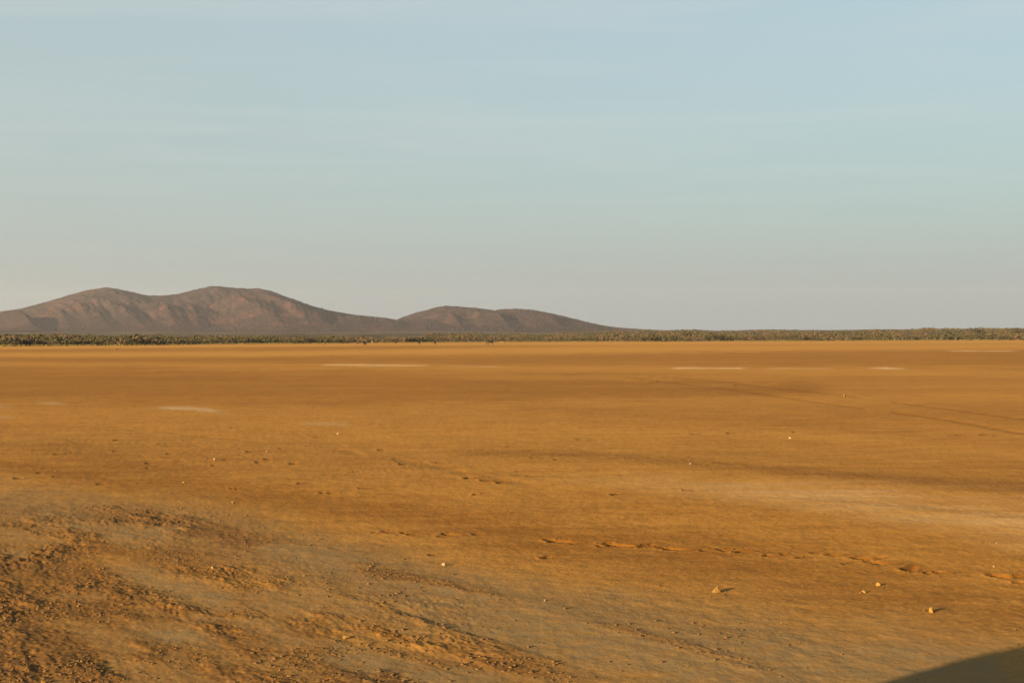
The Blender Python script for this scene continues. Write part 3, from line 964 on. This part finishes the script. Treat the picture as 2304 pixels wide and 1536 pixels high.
def build_grass():
    n = 6500
    a = rng.uniform(R(-29), R(29), n)
    dens = sstep(-0.35, 0.3, vnoise(a * 28, a * 0 + 2, 33)) * 0.8 + 0.2
    keep = rng.uniform(size=n) < np.where(a < 0, 1.0, dens)
    a = a[keep]; n = len(a)
    r = r_edge(a) + rng.exponential(12, n) - 4
    base = np.stack([r * np.sin(a), r * np.cos(a), apron(r, a) - 0.03], 1)
    tris = []
    for q in range(4):
        an = rng.uniform(0, 6.28, n)
        w_ = rng.uniform(0.25, 0.7, n); h = rng.uniform(0.35, 0.9, n)
        dx_ = np.stack([np.cos(an) * w_, np.sin(an) * w_, np.zeros(n)], 1)
        off = rng.normal(size=(n, 3)) * np.array([0.35, 0.35, 0])
        tip = base + off + np.stack([rng.normal(size=n) * 0.15, rng.normal(size=n) * 0.15, h], 1)
        tris.append(np.stack([base + off - dx_ * 0.5, base + off + dx_ * 0.5, tip], 1))
    V = np.concatenate(tris).reshape(-1, 3)
    me = np_mesh('grass', V, np.arange(len(V)).reshape(-1, 3))
    tag(link('grass', me, mat=m_grass), 'strip of low olive grass where the sand meets the scrub', kind='stuff')


build_grass()

# ------------------------------------------------------------------ animals
m_black = noisy('black_hide', (0.004, 0.0035, 0.003), (0.009, 0.007, 0.006), 3.0, rough=0.7)
m_brown = noisy('brown_hide', (0.03, 0.02, 0.01), (0.05, 0.03, 0.016), 3.0, rough=0.7)
m_tan = noisy('tan_hide', (0.10, 0.06, 0.028), (0.15, 0.09, 0.045), 3.0, rough=0.75)
m_horn = noisy('horn', (0.35, 0.30, 0.22), (0.5, 0.44, 0.34), 9.0)


def cow_mesh(grazing):
    # x forward, z up, 1.4 m at the withers; joints laid out as a skeleton and skinned
    J = {}
    V, E, RAD = [], [], []

    def add(p, rad, parent=None):
        V.append(p); RAD.append(rad)
        if parent is not None: E.append((parent, len(V) - 1))
        return len(V) - 1
    pel = add((-0.62, 0, 1.12), (0.25, 0.27))
    belly = add((-0.15, 0, 1.02), (0.32, 0.33), pel)
    chest = add((0.38, 0, 1.06), (0.28, 0.34), belly)
    wit = add((0.62, 0, 1.16), (0.20, 0.25), chest)
    if grazing:
        n1 = add((0.92, 0, 0.92), (0.13, 0.17), wit)
        pol = add((1.18, 0, 0.58), (0.12, 0.14), n1)
        mz = add((1.30, 0, 0.30), (0.085, 0.10), pol)
        tip = add((1.33, 0, 0.16), (0.065, 0.075), mz)
    else:
        n1 = add((0.88, 0, 1.30), (0.13, 0.18), wit)
        pol = add((1.10, 0, 1.44), (0.12, 0.14), n1)
        mz = add((1.32, 0, 1.28), (0.085, 0.10), pol)
        tip = add((1.44, 0, 1.18), (0.065, 0.075), mz)
    rump = add((-0.84, 0, 1.14), (0.16, 0.18), pel)
    t1 = add((-0.95, 0, 1.02), (0.035, 0.035), rump)
    t2 = add((-0.98, 0, 0.62), (0.022, 0.022), t1)
    add((-0.97, 0, 0.45), (0.045, 0.045), t2)
    for s, ph in ((1, 0.10), (-1, -0.06)):
        h = add((-0.66, 0.20 * s, 0.96), (0.16, 0.15), pel)
        kn = add((-0.52 + ph * .5, 0.22 * s, 0.72), (0.10, 0.11), h)
        ho = add((-0.78 + ph, 0.21 * s, 0.46), (0.055, 0.06), kn)
        fe = add((-0.72 + ph * 1.3, 0.21 * s, 0.12), (0.042, 0.042), ho)
        add((-0.67 + ph * 1.3, 0.21 * s, 0.02), (0.055, 0.05), fe)
        sh = add((0.50, 0.19 * s, 0.88), (0.12, 0.14), chest)
        el = add((0.46 - ph * .4, 0.20 * s, 0.66), (0.075, 0.08), sh)
        wr = add((0.50 - ph, 0.20 * s, 0.40), (0.052, 0.052), el)
        f2 = add((0.48 - ph * 1.4, 0.20 * s, 0.12), (0.038, 0.038), wr)
        add((0.52 - ph * 1.4, 0.20 * s, 0.02), (0.052, 0.05), f2)
        pz = V[pol]
        e1 = add((pz[0] - 0.02, 0.14 * s, pz[2] + 0.03), (0.045, 0.03), pol)
        add((pz[0] - 0.05, 0.27 * s, pz[2] + 0.0), (0.03, 0.05), e1)
    me = bpy.data.meshes.new('cow_skeleton')
    me.from_pydata(V, E, [])
    o = bpy.data.objects.new('cow_skeleton', me)
    col.objects.link(o)
    o.modifiers.new('skin', 'SKIN')
    sd = o.modifiers.new('sub', 'SUBSURF'); sd.levels = 1; sd.render_levels = 1
    for i, sv in enumerate(me.skin_vertices[0].data):
        sv.radius = RAD[i]
        sv.use_root = (i == 0)
    dg = bpy.context.evaluated_depsgraph_get()
    out = bpy.data.meshes.new_from_object(o.evaluated_get(dg))
    out.name = 'cow'
    out.polygons.foreach_set('use_smooth', np.ones(len(out.polygons), bool))
    bpy.data.objects.remove(o)
    pz = V[pol]
    horns = tubes_mesh('horn', [([(pz[0] - 0.02, 0.07 * s, pz[2] + 0.07), (pz[0] - 0.02, 0.20 * s, pz[2] + 0.13), (pz[0] + 0.05, 0.28 * s, pz[2] + 0.27)],
                                 [0.03, 0.024, 0.006], 6) for s in (1,)])
    horns2 = tubes_mesh('horn', [([(pz[0] - 0.02, 0.07 * s, pz[2] + 0.07), (pz[0] - 0.02, 0.20 * s, pz[2] + 0.13), (pz[0] + 0.05, 0.28 * s, pz[2] + 0.27)],
                                  [0.03, 0.024, 0.006], 6) for s in (-1,)])
    for h in (horns, horns2): h.materials.append(m_horn)
    return out, horns, horns2


COW = {True: cow_mesh(True), False: cow_mesh(False)}
for q in COW.values(): q[0].materials.append(m_black)


def cow(px, py, yaw, grazing, m_, sc, label):
    g = on_ground(px, py)
    root = bpy.data.objects.new('cow', COW[grazing][0])
    col.objects.link(root)
    root.location = (g.x, g.y, ground_z(g.x, g.y) - 0.01)
    root.rotation_euler = (0, 0, R(yaw))
    root.scale = (sc * 1.25, sc * 1.25, sc * 1.25)
    root.material_slots[0].link = 'OBJECT'
    root.material_slots[0].material = m_
    tag(root, label, 'cow', 'cattle grazing far out on the flat')
    for h in COW[grazing][1:]:
        c = bpy.data.objects.new('horn', h); col.objects.link(c); c.parent = root


cow(1103, 776.2, 176, True, m_black, 1.0, 'black cow standing side-on facing left, largest of the far animals')
cow(1130, 774.5, 190, True, m_tan, 0.85, 'pale tan cow just right of the side-on black cow')
cow(979, 775.2, 80, False, m_black, 1.0, 'dark cow end-on, nearest left of the side-on black cow')
cow(943, 774.8, 262, True, m_black, 0.95, 'dark cow end-on, second to the left of the side-on black cow')
cow(890, 774.2, 95, False, m_black, 0.95, 'dark cow end-on below the saddle between the hills')
cow(863, 774, 250, False, m_tan, 0.85, 'slight tan cow between the black pair and the saddle, nearer the saddle')
cow(838, 774, 110, False, m_tan, 0.85, 'slight tan cow right beside the black pair of cattle')
cow(822, 777.4, 92, False, m_black, 1.0, 'black cow, right and nearer one of the close pair')
cow(818, 774.6, 268, False, m_black, 1.0, 'black cow, left and farther one of the close pair')
cow(804, 774.6, 100, True, m_brown, 0.9, 'faint brown cow just left of the black pair')
cow(732, 775.6, 85, False, m_brown, 1.15, 'brown cow standing alone, leftmost of the far animals')

# ------------------------------------------------------------------ loose things on the flat
m_stone_y = noisy('tan_stone', (0.13, 0.072, 0.015), (0.19, 0.11, 0.026), 30.0, bump=0.4)
m_stone_w = noisy('pale_stone', (0.13, 0.088, 0.042), (0.19, 0.135, 0.07), 30.0, bump=0.4)
m_stone_d = noisy('brown_stone', (0.12, 0.07, 0.035), (0.2, 0.12, 0.06), 30.0, bump=0.4)
m_clod = noisy('earth_clod', (0.060, 0.032, 0.011), (0.090, 0.050, 0.018), 30.0, bump=0.4)


def rock_mesh(seed, sub=2):
    bm = bmesh.new()
    bmesh.ops.create_icosphere(bm, subdivisions=sub, radius=1.0)
    rnd = random.Random(seed)
    cuts = [(Vector((rnd.gauss(0, 1), rnd.gauss(0, 1), rnd.gauss(0, 1))).normalized(), rnd.uniform(0.35, 0.75)) for _ in range(11)]
    for v in bm.verts:
        for n, d in cuts:
            e = v.co.dot(n) - d
            if e > 0: v.co -= n * e
        v.co *= 1 + 0.05 * rnd.uniform(-1, 1)
    me = bpy.data.meshes.new('stone')
    bm.to_mesh(me); bm.free()
    return me


ROCKS = [rock_mesh(i) for i in range(6)]
STONES = [
    (1614, 1332, .055, .042, 'y', 'largest tan stone right of centre, with a long shadow to its right'),
    (2095, 1378, .040, .034, 'y', 'tan stone above the dark shadow in the lower right corner'),
    (1976, 1319, .021, .022, 'y', 'small tan stone, upper of the close pair on the right'),
    (1944, 1334, .026, .018, 'y', 'flat tan stone, lower of the close pair on the right'),
    (998, 1272, .022, .024, 'w', 'round pale stone near the middle of the foreground'),
    (524, 1131, .024, .022, 'w', 'pale stone on the dark stripe left of centre'),
    (478, 1279, .016, .014, 'w', 'pale pebble on the churned ground at left'),
    (412, 1085, .020, .016, 'y', 'small tan stone left, above the pale hard ground'),
    (408, 1144, .012, .018, 'w', 'tiny upright pale stone on the left hard ground'),
    (124, 1058, .016, .020, 'w', 'pale upright stone near the left edge'),
    (1900, 890.5, .06, .085, 'w', 'white stone beside the wheel ruts far right'),
    (2242, 1224, .014, .013, 'w', 'small pale stone at far right above the hoof prints'),
    (2236, 1277, .015, .013, 'w', 'small pale stone at far right beside the last hoof print'),
    (1227, 1352, .018, .014, 'w', 'pale pebble in the middle of the rough strip in front'),
    (780, 1433, .035, .014, 'y', 'flat tan flake on the churned ground in front'),
    (1555, 1046, .03, .03, 'w', 'pale stone on the dark stripe right of centre'),
    (760, 978, .03, .035, 'w', 'pale stone in the middle distance left of centre'),
    (600, 1017, .03, .03, 'w', 'pale stone among hoof prints in the middle distance'),
    (482, 1033, .03, .03, 'w', 'pale stone left of the hoof prints in the middle distance'),
    (1778, 985, .03, .03, 'w', 'small pale stone in the middle distance on the right'),
    (98, 1534, .018, .014, 'y', 'yellowish pebble at the bottom left corner'),
]
for i, (px, py, hw, hh, m_, lab) in enumerate(STONES):
    g = on_ground(px, py)
    o = bpy.data.objects.new('stone', ROCKS[i % 6].copy())
    o.data.materials.append({'y': m_stone_y, 'w': m_stone_w, 'd': m_stone_d}[m_])
    col.objects.link(o)
    o.scale = (hw * 1.25, hw * 1.1, hh * 1.15)
    o.rotation_euler = (0, 0, i * 1.3)
    o.location = (g.x, g.y, ground_z(g.x, g.y) + hh * 0.18)
    tag(o, lab, 'stone', 'loose stones on the flat')

# dark bush stump lying far left on the flat
g = on_ground(262, 787)
root = empty('dead_shrub', (g.x, g.y, ground_z(g.x, g.y)), 0.3)
tag(root, 'small dark dead shrub lying on the bare flat at far left', 'shrub')
tb = []
for q in range(9):
    an = rng.uniform(0, 6.28); ln = rng.uniform(0.3, 0.75)
    tb.append(([(0, 0, 0.0), (math.cos(an) * ln * .5, math.sin(an) * ln * .3, 0.16), (math.cos(an) * ln, math.sin(an) * ln * .6, rng.uniform(0.05, 0.5))], [0.06, 0.045, 0.015], 4))
link('branch', tubes_mesh('branch', tb), root, m_stone_d)
tri = leaf_cloud(70, [(-0.35, 0, 0.3, 0.22), (0.2, 0, 0.16, 0.25)], 0.09, np.random.default_rng(4))
link('twigs', np_mesh('twigs', tri, np.arange(len(tri)).reshape(-1, 3)), root, m_stone_d)


def scatter(name, n_try, r0, r1, size, weight, m_, label, flat=0.7, near=()):
    t = (1 + 5 ** 0.5) / 2
    ico = np.array([(-1, t, 0), (1, t, 0), (-1, -t, 0), (1, -t, 0), (0, -1, t), (0, 1, t), (0, -1, -t), (0, 1, -t), (t, 0, -1), (t, 0, 1), (-t, 0, -1), (-t, 0, 1)], float)
    ico /= np.linalg.norm(ico[0])
    icf = np.array([(0, 11, 5), (0, 5, 1), (0, 1, 7), (0, 7, 10), (0, 10, 11), (1, 5, 9), (5, 11, 4), (11, 10, 2), (10, 7, 6), (7, 1, 8), (3, 9, 4), (3, 4, 2), (3, 2, 6), (3, 6, 8), (3, 8, 9), (4, 9, 5), (2, 4, 11), (6, 2, 10), (8, 6, 7), (9, 8, 1)])
    a = rng.uniform(R(-28), R(28), n_try)
    # even cover over the ground area, thinned with distance
    q = rng.uniform(1 / r1, 1 / r0, n_try)
    r = 1 / q
    X = r * np.sin(a); Y = r * np.cos(a)
    z, tone, pale, rough, salt, veg = plain_fields(X, Y)
    w_ = weight(rough, pale, r, X, Y)
    keep = rng.uniform(size=n_try) < w_
    X, Y, z, r = X[keep], Y[keep], z[keep], r[keep]
    if near:                                       # crumbs lying round the larger stones
        ex = np.array([(p[0] + rng.normal() * sp, p[1] + rng.normal() * sp) for p, sp, c in near for _ in range(c)])
        X = np.concatenate([X, ex[:, 0]]); Y = np.concatenate([Y, ex[:, 1]])
        z = plain_fields(X, Y)[0]
    n = len(X)
    s = size[0] + (size[1] - size[0]) * rng.uniform(size=n) ** 2.5
    sc = s[:, None] * np.stack([rng.uniform(0.7, 1.5, n), rng.uniform(0.7, 1.3, n), rng.uniform(0.4, 1.0, n) * flat], 1)
    rot = rng.uniform(0, 6.28, n)
    V = ico[None] * (1 + 0.28 * rng.uniform(-1, 1, (n, 12, 1))) * sc[:, None, :]
    x = V[..., 0] * np.cos(rot)[:, None] - V[..., 1] * np.sin(rot)[:, None]
    y = V[..., 0] * np.sin(rot)[:, None] + V[..., 1] * np.cos(rot)[:, None]
    V = np.stack([x + X[:, None], y + Y[:, None], V[..., 2] + (z + sc[:, 2] * 0.35)[:, None]], -1)
    F = icf[None] + 12 * np.arange(n)[:, None, None]
    me = np_mesh(name, V.reshape(-1, 3), F.reshape(-1, 3))
    print(name, n)
    tag(link(name, me, mat=m_), label, kind='stuff')


scatter('earth_clods', 62000, 5.5, 26, (0.004, 0.017),
        lambda rg, p, r, X, Y: np.clip(rg * 1.25 - 0.10, 0, 1) * sstep(-0.35, 0.2, fbm(X * 1.6, Y * 1.6, 3, 77)), m_clod,
        'crumbs and clods of broken brown crust strewn over the churned ground')
scatter('pebbles', 900, 8, 80, (0.003, 0.013),
        lambda rg, p, r, X, Y: np.full(X.shape, 0.5), m_clod, 'tiny brown pebbles and crumbs sprinkled over the flat', flat=0.8,
        near=[(on_ground(q[0], q[1]), q[2] * 3.2, 14) for q in STONES[:12]] + [(on_ground(q[0], q[1]), 0.10, 5) for q in PITS[:34]])
scatter('pale_pebbles', 50, 9, 90, (0.004, 0.013),
        lambda rg, p, r, X, Y: np.full(X.shape, 0.6), m_stone_w, 'few pale pebbles sprinkled over the flat', flat=0.8)

# ------------------------------------------------------------------ the off-road vehicle whose shadow falls into the corner
m_paint = noisy('dusty_white_paint', (0.62, 0.58, 0.50), (0.75, 0.72, 0.66), 1.5, rough=0.35, spec=0.5)
m_glass, nt_, b_ = mat('dark_glass')
b_.inputs['Base Color'].default_value = (0.015, 0.018, 0.02, 1); b_.inputs['Roughness'].default_value = 0.05; b_.inputs['Specular IOR Level'].default_value = 0.6
m_tyre = noisy('tyre_rubber', (0.02, 0.02, 0.02), (0.05, 0.045, 0.04), 8.0, rough=0.85)
m_rim = noisy('steel_rim', (0.35, 0.35, 0.35), (0.5, 0.5, 0.5), 6.0, rough=0.4, metallic=0.8)
m_trim = noisy('black_trim', (0.02, 0.02, 0.02), (0.04, 0.04, 0.04), 5.0, rough=0.6)
m_red = noisy('red_lens', (0.35, 0.01, 0.01), (0.45, 0.02, 0.02), 5.0, rough=0.2)
m_lens = noisy('clear_lens', (0.7, 0.7, 0.68), (0.8, 0.8, 0.78), 5.0, rough=0.1)


def extrude_profile(name, prof, y0, y1, taper=None, bev=0.04):
    """prof: (x, z) outline, extruded across the width; taper(z) narrows the upper body"""
    bm = bmesh.new()
    loops = []
    for y in (y0, y1):
        loops.append([bm.verts.new((x, y * (taper(z) if taper else 1), z)) for x, z in prof])
    bm.faces.new(loops[0][::-1]); bm.faces.new(loops[1])
    n = len(prof)
    for i in range(n):
        bm.faces.new((loops[0][i], loops[0][(i + 1) % n], loops[1][(i + 1) % n], loops[1][i]))
    bmesh.ops.recalc_face_normals(bm, faces=bm.faces)
    if bev:
        bmesh.ops.bevel(bm, geom=[e for e in bm.edges if e.calc_face_angle(0) > 0.5], offset=bev, segments=2, affect='EDGES')
    me = bpy.data.meshes.new(name)
    bm.to_mesh(me); bm.free()
    return me


def lathe_y(name, prof, seg=28):
    """prof: (radius, y) pairs turned about the Y axis"""
    V, F = [], []
    n = len(prof)
    for s in range(seg):
        an = 2 * math.pi * s / seg
        V += [(r_ * math.cos(an), y, r_ * math.sin(an)) for r_, y in prof]
    for s in range(seg):
        for i in range(n - 1):
            a_, b2 = s * n + i, ((s + 1) % seg) * n + i
            F.append((a_, b2, b2 + 1, a_ + 1))
    me = bpy.data.meshes.new(name)
    me.from_pydata(V, [], F)
    me.update()
    return me


def box_mesh(name, x0, x1, y0, y1, z0, z1, bev=0.015):
    return extrude_profile(name, [(x0, z0), (x1, z0), (x1, z1), (x0, z1)], y0, y1, bev=bev)


Q = Vector((-3.985, 2.045))                       # far rear corner of the body, outermost towards the sun's left
axis = Vector((0.05, -1.0)).normalized()        # rear to front
wdir = Vector((-axis.y, axis.x))                # towards the camera side
half = 0.90
ctr = Q + wdir * half * 1.12                           # middle of the rear face
veh = empty('off_road_vehicle', (ctr.x, ctr.y, ground_z(ctr.x, ctr.y)), math.atan2(axis.y, axis.x))
veh.scale = (1.12, 1.12, 1.12)
tag(veh, 'boxy white off-road vehicle seen only by its dark shadow in the lower right corner', 'vehicle')
tap = lambda z: 1.0 if z < 1.12 else 1.0 - 0.05 * (z - 1.12) / 0.85
body = link('body', extrude_profile('body', [(0.0, 0.42), (0.55, 0.42), (0.62, 0.62), (0.80, 0.86), (1.20, 0.86), (1.38, 0.62), (1.45, 0.42), (3.05, 0.42), (3.12, 0.62),
            (3.30, 0.86), (3.72, 0.86), (3.90, 0.62), (3.96, 0.45), (4.52, 0.45), (4.56, 0.98), (4.45, 1.10), (3.25, 1.16), (2.60, 1.93), (2.40, 1.98), (0.95, 2.0), (0.60, 1.965), (0.32, 1.86), (0.13, 1.69), (0.02, 1.48), (-0.02, 1.10)],
            -half, half, tap, 0.03), veh, m_paint)
for s in (-1, 1):
    for nm, pr in (('side_window', [(1.75, 1.20), (2.95, 1.20), (2.48, 1.80), (1.75, 1.80)]), ('side_window', [(0.95, 1.20), (1.67, 1.20), (1.67, 1.80), (0.95, 1.80)]),
                   ('side_window', [(0.15, 1.20), (0.87, 1.20), (0.87, 1.76), (0.36, 1.76)])):
        y0, y1 = (s * (half - 0.055), s * (half + 0.006))
        w_ = link(nm, extrude_profile(nm, pr, min(y0, y1), max(y0, y1), tap, 0), veh, m_glass)
    for x0 in (1.05, 1.95):
        d_ = link('door_handle', box_mesh('door_handle', x0, x0 + 0.16, s * (half + 0.02) - 0.02, s * (half + 0.02) + 0.02, 1.02, 1.06), veh, m_trim)
    mi_ = link('wing_mirror', box_mesh('wing_mirror', 2.95, 3.05, s * (half + 0.13) - 0.1, s * (half + 0.13) + 0.1, 1.18, 1.36, 0.03), veh, m_trim)
    link('headlight', box_mesh('headlight', 4.50, 4.585, s * 0.66 - 0.14, s * 0.66 + 0.14, 0.78, 0.94), veh, m_lens)
    link('tail_light', box_mesh('tail_light', -0.045, 0.03, s * 0.80 - 0.06, s * 0.80 + 0.06, 0.75, 1.02), veh, m_red)
    link('roof_rail', box_mesh('roof_rail', 0.35, 2.3, s * 0.74 - 0.02, s * 0.74 + 0.02, 1.985, 2.03, 0.01), veh, m_trim)
    for x0 in (1.0, 3.51):
        wh = empty('wheel', (x0, s * 0.80, 0.38)); wh.parent = veh
        link('tyre', lathe_y('tyre', [(0.22, -0.11), (0.34, -0.12), (0.375, -0.09), (0.38, 0), (0.375, 0.09), (0.34, 0.12), (0.22, 0.11), (0.22, -0.11)]), wh, m_tyre)
        link('rim', lathe_y('rim', [(0.0, -0.06), (0.08, -0.07), (0.16, -0.03), (0.215, -0.09), (0.215, 0.09), (0.16, 0.03), (0.08, 0.07), (0.0, 0.06)]), wh, m_rim)
link('rear_window', extrude_profile('rear_window', [(-0.024, 1.20), (0.05, 1.20), (0.13, 1.58), (0.055, 1.58)], -0.68, 0.68, None, 0), veh, m_glass)
link('windscreen', extrude_profile('windscreen', [(3.13, 1.22), (3.21, 1.235), (2.70, 1.84), (2.62, 1.82)], -0.74, 0.74, None, 0), veh, m_glass)
link('rear_bumper', box_mesh('rear_bumper', -0.12, 0.02, -0.86, 0.86, 0.44, 0.62, 0.03), veh, m_trim)
link('front_bumper', box_mesh('front_bumper', 4.50, 4.66, -0.86, 0.86, 0.46, 0.66, 0.03), veh, m_trim)
link('grille', box_mesh('grille', 4.52, 4.58, -0.48, 0.48, 0.74, 0.95, 0.01), veh, m_trim)
